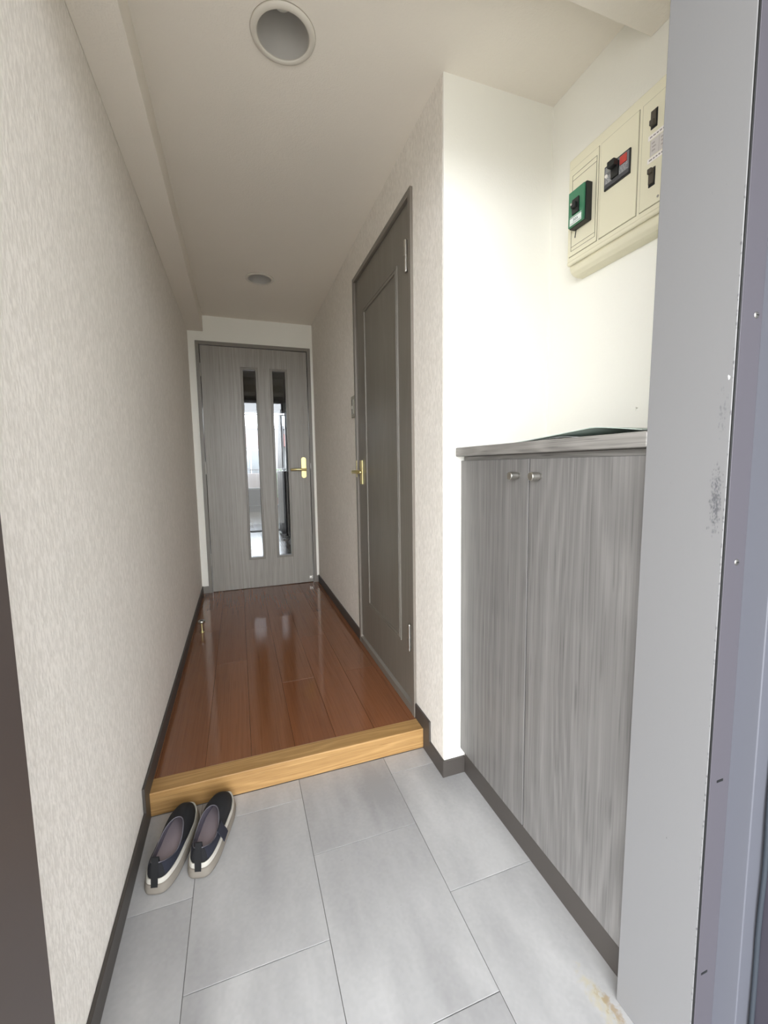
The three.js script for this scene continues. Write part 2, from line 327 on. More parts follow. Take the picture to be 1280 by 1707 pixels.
// ---------------------------------------------------------------- side door in the right wall
{
  const d = group('door_2', [W, 0, (TD.z0 + TD.z1) / 2]);
  struct(d, 'dark taupe panelled door in the right wall of the hallway', 'door');
  const f = 0.024, P = W - 0.011, LX = W - 0.0;
  mesh('door_frame', [bx(P, W + 0.1, 0, TD.top, TD.z0, TD.z0 + f, 0.0015), bx(P, W + 0.1, 0, TD.top, TD.z1 - f, TD.z1, 0.0015), bx(P, W + 0.1, TD.top - f, TD.top, TD.z0 + f, TD.z1 - f, 0.0015)], M.taupeFrame, d);
  mesh('threshold', bx(P + 0.001, W + 0.1, 0, 0.034, TD.z0 + f, TD.z1 - f, 0.003), M.taupeFrame, d);
  const a = TD.z0 + f + 0.003, b = TD.z1 - f - 0.003, y0 = 0.045, y1 = TD.top - f - 0.003;
  mesh('door_leaf', bx(LX, W + 0.035, y0, y1, a, b, 0.0015), M.taupe, d);
  // raised moulding round the long panel: two beads with a groove
  const ma = -0.712, mb = -0.232, m0 = 0.262, m1 = 1.806;
  const ring = (o, w, h) => { const s = shapeOf([[ma + o, m0 + o], [mb - o, m0 + o], [mb - o, m1 - o], [ma + o, m1 - o]]); s.holes.push(rectPath(ma + o + w, mb - o - w, m0 + o + w, m1 - o - w));
    const e = new THREE.ExtrudeGeometry(s, { depth: h, bevelEnabled: true, bevelThickness: 0.0018, bevelSize: 0.0018, bevelOffset: -0.0018, bevelSegments: 2 }); e.rotateY(-Math.PI / 2); e.translate(LX, 0, 0); return gUV(e); };
  mesh('panel_moulding', [ring(0, 0.008, 0.0035), ring(0.0105, 0.012, 0.0045)], M.taupe, d);
  mesh('panel', bx(LX - 0.0008, LX + 0.001, m0 + 0.022, m1 - 0.022, ma + 0.022, mb - 0.022, 0, 'y', [0.3, 0.2]), M.taupe, d);
  for (const y of [1.795, 0.316]) {
    const zc = b - 0.022;
    mesh('hinge', [cyl(0.0068, [LX - 0.008, y - 0.052, zc], [LX - 0.008, y + 0.052, zc], 0.0068, 16), cyl(0.0085, [LX - 0.008, y - 0.002, zc], [LX - 0.008, y + 0.002, zc], 0.0085, 16), bx(LX - 0.003, LX, y - 0.052, y + 0.052, zc - 0.02, zc + 0.002, 0.0008), bx(LX - 0.003, LX, y - 0.05, y + 0.05, zc - 0.002, zc + 0.012, 0.0008), new THREE.SphereGeometry(0.0068, 12, 8).translate(LX - 0.008, y + 0.053, zc), new THREE.SphereGeometry(0.0068, 12, 8).translate(LX - 0.008, y - 0.053, zc)], M.chrome, d);
  }
  const hz = a + 0.055, hy = 0.985;
  mesh('handle_plate', bx(LX - 0.006, LX, hy - 0.068, hy + 0.062, hz - 0.022, hz + 0.022, 0.002), M.brass, d);
  mesh('handle', [cyl(0.0095, [LX - 0.004, hy, hz], [LX - 0.052, hy, hz]), tube([[LX - 0.05, hy, hz - 0.004], [LX - 0.055, hy, hz + 0.03], [LX - 0.052, hy, hz + 0.075], [LX - 0.04, hy - 0.001, hz + 0.108]], 0.009, 20, 12), new THREE.SphereGeometry(0.009, 12, 8).translate(LX - 0.04, hy - 0.001, hz + 0.108), new THREE.SphereGeometry(0.0103, 12, 8).translate(LX - 0.05, hy, hz - 0.002)], M.brass, d);
  mesh('strike_plate', bx(P - 0.0015, P + 0.002, hy - 0.03, hy + 0.062, TD.z0 + 0.012, TD.z0 + f - 0.002, 0.0005), M.brass, d);
}
// light switch
{
  const t = group('light_switch', [W, 1.349, -0.928]);
  tag(t, 'small grey light switch on the wall left of the taupe door', 'switch');
  mesh('switch_plate', bx(W - 0.009, W, 1.289, 1.409, -0.964, -0.894, 0.002), std({ color: '#a9a698', roughness: 0.5 }), t);
  mesh('rocker', bx(W - 0.013, W - 0.008, 1.31, 1.388, -0.945, -0.913, 0.0015), std({ color: '#8e8b80', roughness: 0.45 }), t);
  mesh('indicator', bx(W - 0.0145, W - 0.0125, 1.337, 1.354, -0.934, -0.924, 0.0006), M.label, t);
}

// ---------------------------------------------------------------- downlights
LIGHTS.forEach(([x, z], k) => {
  const t = group('ceiling_light', [x, H, z]);
  tag(t, k ? 'round recessed ceiling light farther away, near the glazed door' : 'round recessed ceiling light nearest the entrance, bulb showing inside', 'ceiling light');
  const fine = k ? 48 : 72;
  mesh('trim_ring', lathe([[0.0735, 0.004], [0.0685, -0.004], [0.0715, -0.0075], [0.079, -0.0078], [0.086, -0.004], [0.0875, 0.0002], [0.0735, 0.0002]], [x, H, z], 'y', fine), M.lampWhite, t);
  mesh('reflector', lathe([[0.0705, -0.002], [0.0695, 0.03], [0.064, 0.075], [0.052, 0.112], [0.036, 0.133], [0.0, 0.138], [0.0, 0.142], [0.04, 0.138], [0.056, 0.117], [0.069, 0.078], [0.0728, 0.03], [0.0728, -0.002]], [x, H, z], 'y', fine), M.reflector, t);
  mesh('bulb', lathe([[0.0, 0.064], [0.012, 0.066], [0.021, 0.073], [0.025, 0.084], [0.022, 0.1], [0.016, 0.115], [0.0135, 0.137]], [x, H, z], 'y', 32), M.bulb, t);
});

// ---------------------------------------------------------------- shoe cabinet and its top
{
  const t = group('shoe_cabinet', [1.19, GY, 0.51]);
  tag(t, 'tall grey wood grain shoe cabinet with two doors and chrome knobs', 'cabinet');
  const F = 1.02, Z0 = ZC + 0.001, Z1 = 0.8445, zm = 0.511;
  mesh('carcass', [bx(F + 0.02, W2 - 0.002, GY + 0.085, 1.043, Z0, Z0 + 0.018, 0.001), bx(F + 0.02, W2 - 0.002, GY + 0.085, 1.043, Z1 - 0.018, Z1, 0.001), bx(F + 0.02, W2 - 0.002, GY + 0.085, GY + 0.103, Z0 + 0.018, Z1 - 0.018, 0.001), bx(F + 0.02, W2 - 0.002, 0.46, 0.478, Z0 + 0.018, Z1 - 0.018, 0.001), bx(W2 - 0.008, W2 - 0.002, GY + 0.103, 1.043, Z0 + 0.018, Z1 - 0.018, 0)], M.cabinet, t);
  mesh('top_rail', bx(F + 0.012, F + 0.03, 1.0, 1.043, Z0, Z1, 0.001, 'z'), M.worktop, t);
  mesh('toe_kick', bx(1.034, 1.05, GY, GY + 0.09, ZC + 0.008, Z1, 0.001, 'z'), M.skirting, t);
  for (const [a, b, kz, o] of [[Z0, zm - 0.0015, zm - 0.042, [0, 0]], [zm + 0.0015, Z1, zm + 0.042, [0.0, 0.31]]]) {
    const dr = mesh('door', bx(F, F + 0.018, GY + 0.092, 1.03, a + 0.001, b, 0.0015, 'y', o), M.cabinet, t);
    mesh('knob', lathe([[0, 0.03], [0.0088, 0.03], [0.0102, 0.0293], [0.0106, 0.0278], [0.0106, 0.009], [0.0102, 0.0075], [0.0075, 0.0065], [0.0075, 0.0]], [F, 0.986, kz], '-x', 28), M.chrome, dr).geometry.translate(-1.19 + 1.19, 0, 0);
  }
}
tag(mesh('cabinet_top', bx(0.999, W2 - 0.0005, 1.0435, 1.0725, ZC + 0.0005, 0.8535, 0.004, 'z'), M.worktop), 'dark grey wood grain slab lying on the shoe cabinet', 'countertop');
{ // folded leaflet on the slab
  const t = group('leaflet', [1.15, 1.0725, 0.6]);
  tag(t, 'thin folded leaflet with a raised fold lying on the grey cabinet top', 'leaflet');
  const sheet = (hf, z0, z1, x0, x1, th) => { // bent sheet with thickness
    const nz = 24, nx = 4, P = [], I = [], row = (nx + 1) * 2;
    for (let i = 0; i <= nz; i++) for (let j = 0; j <= nx; j++) for (let s = 0; s < 2; s++) { const u = i / nz, v = j / nx; P.push(x0 + (x1 - x0) * v + 0.02 * u, 1.0731 + hf(u, v) + s * th, z0 + (z1 - z0) * u); }
    const id = (i, j, s) => i * row + j * 2 + s, quad = (a, b, c, e) => I.push(a, b, c, a, c, e);
    for (let i = 0; i < nz; i++) for (let j = 0; j < nx; j++) { quad(id(i, j, 1), id(i + 1, j, 1), id(i + 1, j + 1, 1), id(i, j + 1, 1)); quad(id(i, j, 0), id(i, j + 1, 0), id(i + 1, j + 1, 0), id(i + 1, j, 0)); }
    for (let i = 0; i < nz; i++) for (const j of [0, nx]) quad(id(i, j, 0), id(i + 1, j, 0), id(i + 1, j, 1), id(i, j, 1));
    for (let j = 0; j < nx; j++) for (const i of [0, nz]) quad(id(i, j, 0), id(i, j + 1, 0), id(i, j + 1, 1), id(i, j, 1));
    const g = new THREE.BufferGeometry(); g.setAttribute('position', new THREE.Float32BufferAttribute(P, 3)); g.setIndex(I); const q = g.toNonIndexed(); q.computeVertexNormals(); return q;
  };
  const hump = (u) => Math.pow(Math.sin(Math.PI * Math.min(1, u * 1.02)), 1.0);
  mesh('inner_page', sheet((u) => 0.0005 + 0.006 * Math.max(0, Math.sin(Math.PI * Math.min(1, u * 1.3))), 0.50, 0.70, 1.045, 1.22, 0.0008), M.paperWhite, t);
  mesh('cover', sheet((u) => 0.0003 + 0.019 * (u < 0.68 ? Math.pow(u / 0.68, 1.1) : 1 - 0.75 * Math.pow((u - 0.68) / 0.32, 1.3)), 0.44, 0.80, 1.03, 1.24, 0.0016), M.paperGreen, t);
}

// ---------------------------------------------------------------- fuse box
{
  const D = W2, fx = W2 - 0.062, z0 = 0.309, z1 = 0.80, y0 = 1.588, y1 = 1.917;
  const t = group('fuse_box', [D, y0, (z0 + z1) / 2]);
  tag(t, 'cream fuse box with green breaker high on the alcove wall', 'fuse box');
  // base: back box with rounded lower edge (profile x,y extruded along z)
  const prof = new THREE.Shape(); prof.moveTo(D, y1 - 0.004); prof.lineTo(fx + 0.012, y1 - 0.004); prof.lineTo(fx + 0.012, y0 + 0.03); prof.quadraticCurveTo(fx + 0.013, y0 + 0.002, fx + 0.042, y0); prof.lineTo(D, y0); prof.closePath();
  const bg = new THREE.ExtrudeGeometry(prof, { depth: z1 - z0 - 0.008, bevelEnabled: true, bevelThickness: 0.004, bevelSize: 0.004, bevelOffset: -0.004, bevelSegments: 3, curveSegments: 10 }); bg.translate(0, 0, z0 + 0.004);
  mesh('base', toCreasedNormals(bg, 0.6), M.ivory, t);
  mesh('cover', [bx(fx + 0.003, fx + 0.0135, y0 + 0.036, y1, z0, z1, 0.003)], M.ivory, t);
  mesh('bottom_bead', tube([[fx + 0.006, y0 + 0.034, z0 + 0.004], [fx + 0.006, y0 + 0.034, z1 - 0.004]], 0.0065, 4, 12), M.ivory, t);
  const bays = [[z0 + 0.009, 0.421], [0.430, 0.545], [0.556, z1 - 0.008]], by0 = 1.640, by1 = 1.886;
  bays.forEach(([a, b], k) => {
    mesh('bay_groove', bx(fx + 0.0026, fx + 0.004, by0 - 0.0017, by1 + 0.0017, a - 0.0017, b + 0.0017, 0), M.ivoryGap, t);
    mesh('bay_panel', bx(fx + 0.0005, fx + 0.0042, by0, by1, a, b, 0.0012), M.ivory, t);
  });
  // first bay: recessed sub-panel lines and the green breaker
  const P = fx + 0.0005;
  { const a = 0.326, b = 0.417; for (const [c, e] of [[1.653, 1.866], [1.664, 1.852]]) { const s = shapeOf([[a, c], [b, c], [b, e], [a, e]]); s.holes.push(rectPath(a + 0.0012, b - 0.0012, c + 0.0012, e - 0.0012)); const q = new THREE.ExtrudeGeometry(s, { depth: 0.0005, bevelEnabled: false }); q.rotateY(-Math.PI / 2); q.translate(P, 0, 0); mesh('panel_line', q, M.ivoryGap, t); } }
  const gb = mesh('green_breaker', bx(P - 0.026, P - 0.02, 1.706, 1.803, 0.3410, 0.3990, 0.001), M.green, t); gb.userData.label = 'green faced main breaker';
  mesh('breaker_body', bx(P - 0.0205, P, 1.704, 1.806, 0.3400, 0.4035, 0.0015), M.black, gb.parent);
  mesh('lever', [bx(P - 0.03, P - 0.0255, 1.735, 1.776, 0.3580, 0.3830, 0.001), bx(P - 0.04, P - 0.029, 1.748, 1.762, 0.3630, 0.3800, 0.002)], M.black, gb);
  mesh('pilot', new THREE.SphereGeometry(0.0035, 12, 8).translate(P - 0.041, 1.757, 0.3680), M.chrome, gb);
  mesh('rating_sticker', printUV(bx(P - 0.0268, P - 0.0258, 1.709, 1.731, 0.3480, 0.3920, 0), 1.709, 1.731, 0.3480, 0.3920), std({ map: canvasTex(256, 128, (q, w, h) => { q.fillStyle = '#e3eae6'; q.fillRect(0, 0, w, h); q.fillStyle = '#3c4440'; q.fillRect(0, 8, w, 10); q.fillRect(10, 104, w - 20, 6); q.font = 'bold 64px sans-serif'; q.textAlign = 'center'; q.fillStyle = '#6a6f72'; q.fillText('30A', w / 2, 84); }), roughness: 0.6 }), gb);
  mesh('test_wire', cyl(0.0012, [P - 0.004, 1.705, 0.3500], [P - 0.006, 1.682, 0.3480], 0.0012, 8), M.black, gb.parent);
  // second bay: leakage breaker face
  const lb = mesh('leakage_breaker', bx(P - 0.004, P + 0.001, 1.752, 1.813, 0.447, 0.527, 0.001), M.black, t);
  mesh('printed_plate', printUV(bx(P - 0.0052, P - 0.0036, 1.756, 1.809, 0.4495, 0.5245, 0.0003), 1.756, 1.809, 0.4495, 0.5245), std({ map: canvasTex(512, 362, (q, w, h) => {
    q.fillStyle = '#77777a'; q.fillRect(0, 0, w, h); q.fillStyle = '#4b4b4e'; q.fillRect(0, 300, w, 62); q.fillStyle = '#d9d9d6'; const r = rng(9);
    for (let y = 170; y < 290; y += 26) { let x = 24; while (x < w - 40) { const l = 10 + r() * 36; q.fillRect(x, y + (r() - 0.5) * 4, l, 8); x += l + 8 + r() * 14; } }
    q.fillStyle = '#c9c9c6'; for (let y = 20; y < 110; y += 24) q.fillRect(20, y, 90, 7);
  }), roughness: 0.45 }), lb);
  mesh('lever', [bx(P - 0.011, P - 0.005, 1.766, 1.802, 0.474, 0.496, 0.001), bx(P - 0.025, P - 0.01, 1.789, 1.805, 0.474, 0.496, 0.002)], M.black, lb);
  mesh('trip_button', bx(P - 0.008, P - 0.005, 1.786, 1.806, 0.499, 0.519, 0.001), M.red, lb);
  mesh('test_button', lathe([[0, 0.004], [0.004, 0.004], [0.0045, 0.003], [0.0045, 0]], [P - 0.005, 1.785, 0.457], '-x', 20), M.label, lb);
  // third bay: small branch breakers above and below a strip of labels
  for (const [y, k] of [[1.836, 0], [1.705, 1]]) for (let j = 0; j < 4; j++) {
    const z = 0.588 + j * 0.047; if (z + 0.012 > z1 - 0.012) continue;
    const s = mesh('branch_breaker', bx(P - 0.0015, P + 0.001, y - 0.021, y + 0.021, z - 0.0085, z + 0.0085, 0.001), M.black, t);
    mesh('rocker', [bx(P - 0.005, P - 0.001, y - 0.016, y + 0.018, z - 0.0065, z + 0.0065, 0.001), bx(P - 0.011, P - 0.004, y + (k ? 0.006 : -0.016), y + (k ? 0.018 : -0.004), z - 0.0055, z + 0.0055, 0.0015)], M.rocker, s);
  }
  const strip = (y, hh, txt) => std({ map: canvasTex(512, Math.round(512 * hh / 0.19), (q, w, h) => { q.fillStyle = '#efe9e4'; q.fillRect(0, 0, w, h); q.fillStyle = '#8b8480'; const r = rng(txt); for (let x = 12; x < w - 20;) { const l = 8 + r() * 22; q.fillRect(x, h * 0.35, l, h * 0.3); x += l + 6; } }), roughness: 0.6 });
  mesh('label_strip', printUV(bx(P - 0.0006, P + 0.001, 1.793, 1.804, 0.574, 0.764, 0), 1.793, 1.804, 0.574, 0.764), strip(0, 0.011, 21), t);
  mesh('label_strip', printUV(bx(P - 0.0006, P + 0.001, 1.741, 1.752, 0.574, 0.764, 0), 1.741, 1.752, 0.574, 0.764), strip(0, 0.011, 22), t);
  mesh('circuit_card', printUV(bx(P - 0.0004, P + 0.001, 1.7545, 1.791, 0.58, 0.76, 0), 1.7545, 1.791, 0.58, 0.76), std({ map: canvasTex(512, 104, (q, w, h) => { q.fillStyle = '#c9c3be'; q.fillRect(0, 0, w, h); q.fillStyle = '#a49c98'; for (let x = 0; x < w; x += 64) q.fillRect(x, 0, 3, h); const r = rng(23); for (let x = 10; x < w; x += 64) for (let k = 0; k < 3; k++) q.fillRect(x + r() * 8, 20 + k * 24, 22 + r() * 18, 10); }), roughness: 0.6 }), t);
  mesh('cover_screw', lathe([[0, 0.001], [0.0026, 0.001], [0.003, 0]], [P, 1.652, 0.606], '-x', 14), M.satin, t);
}
// small hook marks on the wall over the cabinet
tag(mesh('wall_hook', [cyl(0.0022, [W2, 1.165, 0.523], [W2 - 0.006, 1.165, 0.523], 0.0016, 10), cyl(0.0012, [W2 - 0.005, 1.168, 0.523], [W2 - 0.005, 1.158, 0.523], 0.0012, 8)], M.plain), 'tiny white pin left in the wall above the leaflet', 'pin');

// ---------------------------------------------------------------- door stop on the floor
{
  const t = group('door_stop', [0.061, 0, -1.356]), p = [0.061, 0, -1.356];
  tag(t, 'small metal door stop post standing on the planks by the left wall', 'door stop');
  mesh('stem', lathe([[0.013, 0.0003], [0.013, 0.003], [0.006, 0.005], [0.0045, 0.012], [0.0045, 0.062]], p, 'y', 20), M.brass, t);
  mesh('head', lathe([[0.0045, 0.058], [0.018, 0.061], [0.0205, 0.066], [0.0205, 0.073], [0.018, 0.0765], [0.011, 0.0765], [0.0105, 0.0755]], p, 'y', 28), M.chrome, t);
  mesh('rubber_pad', lathe([[0.0108, 0.075], [0.0108, 0.0775], [0, 0.0775]], p, 'y', 20), M.black, t);
}

// ---------------------------------------------------------------- entrance door frame and leaf
const paintMap = (() => { // grey paint with grimy specks where hands and door meet the frame; covers z 0.845..0.985, y -0.08..2.04
  const y0 = -0.08, y1 = 2.04, za = 0.845, zb = 0.985;
  const t = canvasTex(280, 2048, (q, w, h) => {
    q.fillStyle = '#7a7979'; q.fillRect(0, 0, w, h); const r = rng(41), X = (z) => (z - za) / (zb - za) * w, Y = (y) => (y1 - y) / (y1 - y0) * h;
    const speck = (z, y, s, c) => { q.fillStyle = c; q.beginPath(); q.ellipse(X(z), Y(y), s, s * (0.6 + r()), r() * 3, 0, 7); q.fill(); };
    const g = () => (r() + r() + r()) / 1.5 - 1;
    for (let k = 0; k < 420; k++) speck(0.970 + g() * 0.012, 0.96 + g() * 0.07, 0.5 + r() * 1.6, `rgba(70,70,74,${0.1 + r() * 0.4})`);
    for (let k = 0; k < 60; k++) speck(0.972 + g() * 0.009, 1.09 + g() * 0.05, 0.6 + r() * 1.6, `rgba(95,95,98,${0.1 + r() * 0.4})`);
    for (let k = 0; k < 60; k++) speck(za + r() * 0.14, y0 + r() * 2.1, 0.4 + r() * 0.7, `rgba(90,90,94,${0.1 + r() * 0.3})`);
    for (let k = 0; k < 120; k++) speck(0.983 - Math.abs(g()) * 0.002, 0.0 + r() * 1.4, 0.7 + r() * 1.4, `rgba(60,58,62,${0.2 + r() * 0.4})`);
    speck(0.978, 1.138, 2, '#f2f2f0'); speck(0.977, 1.14, 1.5, '#f2f2f0'); speck(0.925, 0.36, 1.5, 'rgba(70,70,74,0.8)');
  });
  t.wrapS = t.wrapT = THREE.ClampToEdgeWrapping; t.userData = { y0, y1, za, zb }; return t;
})();
{
  const t = group('door_frame', [0.5385, GY, 0.93]);
  struct(t, 'grey painted steel frame of the entrance doorway', 'door frame');
  const F0 = 0.845, S = 0.985, O = 1.021, Y0 = GY, Y1 = 2.04;
  // inner reveals (the flat broad faces) and the rebated outer part with its stop
  const rev = bx(1.0, 1.04, Y0, Y1, F0, S - 0.0012, 0.0015), p = rev.attributes.position, uv = rev.attributes.uv;
  for (let i = 0; i < p.count; i++) if (p.getZ(i) < 0.9) p.setZ(i, p.getZ(i) - 0.004 + 0.0085 * (p.getY(i) - GY)); // the wall side is a little out of plumb
  for (let i = 0; i < p.count; i++) uv.setXY(i, (p.getZ(i) - F0) / (S - F0), (p.getY(i) + 0.08) / 2.12);
  const jamb = mesh('right_jamb', rev, std({ map: paintMap, roughness: 0.42 }), t);
  mesh('door_stop_strip', bx(1.0025, 1.0475, Y0, Y1, S - 0.0006, S + 0.002, 0.0006), std({ color: '#514e54', roughness: 0.5 }), t);
  mesh('gasket', bx(1.0008, 1.0032, Y0, Y1, S - 0.0015, S + 0.0012, 0.0004), M.black, t);
  mesh('right_rebate', bx(1.0475, 1.09, Y0, Y1, S - 0.05, O, 0.002), std({ color: '#5d5e65', roughness: 0.42 }), t);  // same paint as the jamb; shade near the open leaf is put into this colour
  mesh('left_jamb', bx(0.037, 0.077, Y0, Y1, F0, S, 0.0015), M.jambDark, t);
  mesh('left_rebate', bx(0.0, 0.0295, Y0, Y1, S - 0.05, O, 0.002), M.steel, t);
  mesh('left_stop', bx(0.0295, 0.0745, Y0, Y1, S - 0.0006, S + 0.002, 0.0006), std({ color: '#514e54', roughness: 0.5 }), t);
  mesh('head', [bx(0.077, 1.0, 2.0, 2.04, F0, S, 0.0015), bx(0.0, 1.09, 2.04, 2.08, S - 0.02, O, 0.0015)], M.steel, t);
  mesh('sill', bx(0.03, 1.05, GY - 0.02, GY + 0.004, 0.985, 1.04, 0.002), std({ color: '#8f8f90', roughness: 0.4, metalness: 0.6 }), t);
  for (const [x, y] of [[1.0345, 1.226], [1.029, 0.864]]) {
    const s = mesh('screw', lathe([[0, 0.0012], [0.003, 0.0016], [0.0048, 0.0002], [0.0048, 0]], [x, y, S + 0.002], 'z', 18), M.satin, t);
    mesh('screw_slot', bx(x - 0.003, x + 0.003, y - 0.0006, y + 0.0006, S + 0.003, S + 0.0039, 0), M.black, s);
  }
  for (const [x, y] of [[1.026, 0.508], [1.02, 0.163]]) mesh('screw_slot', bx(x - 0.008, x + 0.006, y - 0.002, y + 0.002, S + 0.0015, S + 0.0024, 0).rotateZ(0), M.black, t);
}
{
  const t = group('door_3', [1.1, GY, 1.03]);
  struct(t, 'dark entrance door leaf standing open at the right edge', 'door');
  mesh('door_leaf', bx(1.079, 1.119, GY + 0.012, 2.03, 1.026, 1.92, 0.003), M.leafDark, t);
  mesh('edge_seal', tube(Array.from({ length: 40 }, (_, i) => [1.0775 + 0.0008 * Math.sin(i * 1.7), GY + 0.02 + i * 0.0522, 1.027 + 0.0008 * Math.sin(i * 0.9)]), 0.0035, 120, 8), std({ color: '#2b3138', roughness: 0.7 }), t);
}

// ---------------------------------------------------------------- shoes
function footOutline(t, L, Wd, grow = 0, side = 1) { // closed outline, heel at z 0, toe towards -z
  const a = t * Math.PI * 2, s = (1 - Math.cos(a)) / 2; // 0 heel, 1 toe
  const K = [[0, 0.96], [0.18, 0.95], [0.4, 0.9], [0.58, 0.95], [0.72, 1.0], [0.85, 0.97], [1, 0.86]]; let q = 0; while (q < K.length - 2 && s > K[q + 1][0]) q++;
  const f = (s - K[q][0]) / (K[q + 1][0] - K[q][0]), ff = f * f * (3 - 2 * f), half = Wd / 2 * (K[q][1] + (K[q + 1][1] - K[q][1]) * ff);
  const e = Math.pow(Math.abs(Math.sin(a)), 0.56) * Math.sign(Math.sin(a));
  const x = e * (half + grow) + side * 0.003 * Math.sin(s * Math.PI * 0.9) - side * 0.003 * s;
  return [x, -(-grow + s * (L + 2 * grow))];
}
function makeShoe(name, pos, turn, side, label, flap) {
  const t = new THREE.Group(); t.name = numbered(name); t.position.set(...pos); t.rotation.y = turn; scene.add(t);
  tag(t, label, 'shoe', 'pair of black slip on shoes by the step');
  const L = 0.245, Wd = 0.081, N = 72;
  const surf = (rows, closedBottom) => { // rows of N points -> mesh
    const P = [], I = []; rows.forEach((r) => r.forEach((q) => P.push(...q)));
    for (let j = 0; j + 1 < rows.length; j++) for (let i = 0; i < N; i++) { const a = j * N + i, b = j * N + (i + 1) % N, c = a + N, d = b + N; I.push(a, b, d, a, d, c); }
    const g = new THREE.BufferGeometry(); g.setAttribute('position', new THREE.Float32BufferAttribute(P, 3)); g.setIndex(I); g.computeVertexNormals(); return g;
  };
  const ring = (y, grow, lift = 0) => Array.from({ length: N }, (_, i) => { const tt = i / N, [x, z] = footOutline(tt, L, Wd, grow, side), s = Math.max(0, -z / L); return [x, y + lift * Math.pow(Math.max(0, (s - 0.75) / 0.25), 2) , z]; });
  const centre = (y, k) => Array.from({ length: N }, (_, i) => { const [x, z] = footOutline(i / N, L, Wd, 0, side); return [x * k, y, -L / 2 + (z + L / 2) * k]; });
  const add = (n, g, m) => { const q = new THREE.Mesh(gPlain(g), m); q.name = n; q.castShadow = q.receiveShadow = true; t.add(q); return q; };
  add('sole', surf([centre(0.0004, 0.05), ring(0.0004, 0.001, 0.006), ring(0.003, 0.008, 0.006), ring(0.010, 0.0095, 0.005), ring(0.022, 0.0075, 0.002), ring(0.030, 0.0042, 0.002), centre(0.026, 0.5)]), M.rubberGrey);
  add('foxing', surf([ring(0.027, 0.0035, 0.002), ring(0.029, 0.0048, 0.002), ring(0.040, 0.003, 0.002), ring(0.0412, 0.0008, 0.002), ring(0.036, -0.003, 0.002)]), M.rubberWhite);
  // collar: the opening, higher at the heel, and the upper stretched between the foxing and it
  const collar = (i, dy = 0, sh = 0) => { const a = (i / N) * Math.PI * 2, s = (1 - Math.cos(a)) / 2; const z = -(0.006 + sh) - s * (0.142 - 2 * sh), half = (0.030 - sh * 0.8) * (0.9 + 0.1 * Math.sin(s * 3)), x = Math.sign(Math.sin(a)) * Math.pow(Math.abs(Math.sin(a)), 0.85) * half + side * 0.006 * s;
    const y = 0.078 - 0.020 * Math.sin(Math.min(1, s * 1.25) * Math.PI) + (s > 0.8 ? (s - 0.8) * 0.03 : 0) - 0.004 * s; return [x, y + dy, z]; };
  const rows = [];
  for (let j = 0; j <= 14; j++) { const v = j / 14; rows.push(Array.from({ length: N }, (_, i) => {
    const [ox, oz] = footOutline(i / N, L, Wd, -0.0005, side), c = collar(i), s = Math.max(0, -oz / L), h = 1 - Math.pow(1 - v, 1.9 + 0.5 * s), k = Math.pow(v, 1.5 - 0.15 * s);
    return [ox + (c[0] - ox) * k, 0.034 + (c[1] - 0.034) * h, oz + (c[2] - oz) * k]; })); }
  add('upper', surf(rows), M.canvasBlack);
  const inner = []; for (let j = 0; j <= 6; j++) { const v = j / 6; inner.push(Array.from({ length: N }, (_, i) => { const c = collar(i, -0.0005, 0.0025), [ox, oz] = footOutline(i / N, L * 0.8, Wd * 0.8, 0, side), z2 = oz - 0.014; return [c[0] + (ox * 0.9 - c[0]) * v, c[1] + (0.041 - c[1]) * v, c[2] + (z2 - c[2]) * v]; })); }
  add('lining', surf(inner), M.lining);
  add('insole', surf([Array.from({ length: N }, (_, i) => { const [ox, oz] = footOutline(i / N, L * 0.8, Wd * 0.8, 0, side); return [ox * 0.9, 0.0415, oz - 0.014]; }), Array.from({ length: N }, (_, i) => { const [ox, oz] = footOutline(i / N, L * 0.8, Wd * 0.8, 0, side); return [ox * 0.45, 0.043, -0.11 + (oz + 0.11 - 0.014) * 0.5]; }), Array.from({ length: N }, () => [0, 0.043, -0.11])]), M.insole);
  add('collar_binding', tube(Array.from({ length: 36 }, (_, i) => collar(i * 2, 0.0005)), 0.0016, 90, 6, true), std({ color: '#5f5c62', roughness: 0.8 }));
  // heel tab: black webbing from the sole over the collar
  const tab = [[0.022, 0.0075], [0.036, 0.0052], [0.05, 0.0035], [0.066, 0.0], [0.083, -0.006], [0.0905, -0.0065], [0.09, -0.0105], [0.08, -0.0125], [0.068, -0.013]];
  const tp = [], ti = []; tab.forEach(([y, z]) => { for (const x of [-0.0085, 0.0085]) tp.push(x, y, z); }); for (let k = 0; k + 1 < tab.length; k++) ti.push(k * 2, k * 2 + 1, k * 2 + 3, k * 2, k * 2 + 3, k * 2 + 2);
  const tg = new THREE.BufferGeometry(); tg.setAttribute('position', new THREE.Float32BufferAttribute(tp, 3)); tg.setIndex(ti); tg.computeVertexNormals();
  const tg2 = tg.clone().translate(0, 0.0008, -0.0015); add('heel_tab', merge([tg, tg2]), std({ color: '#121214', roughness: 0.85 }));
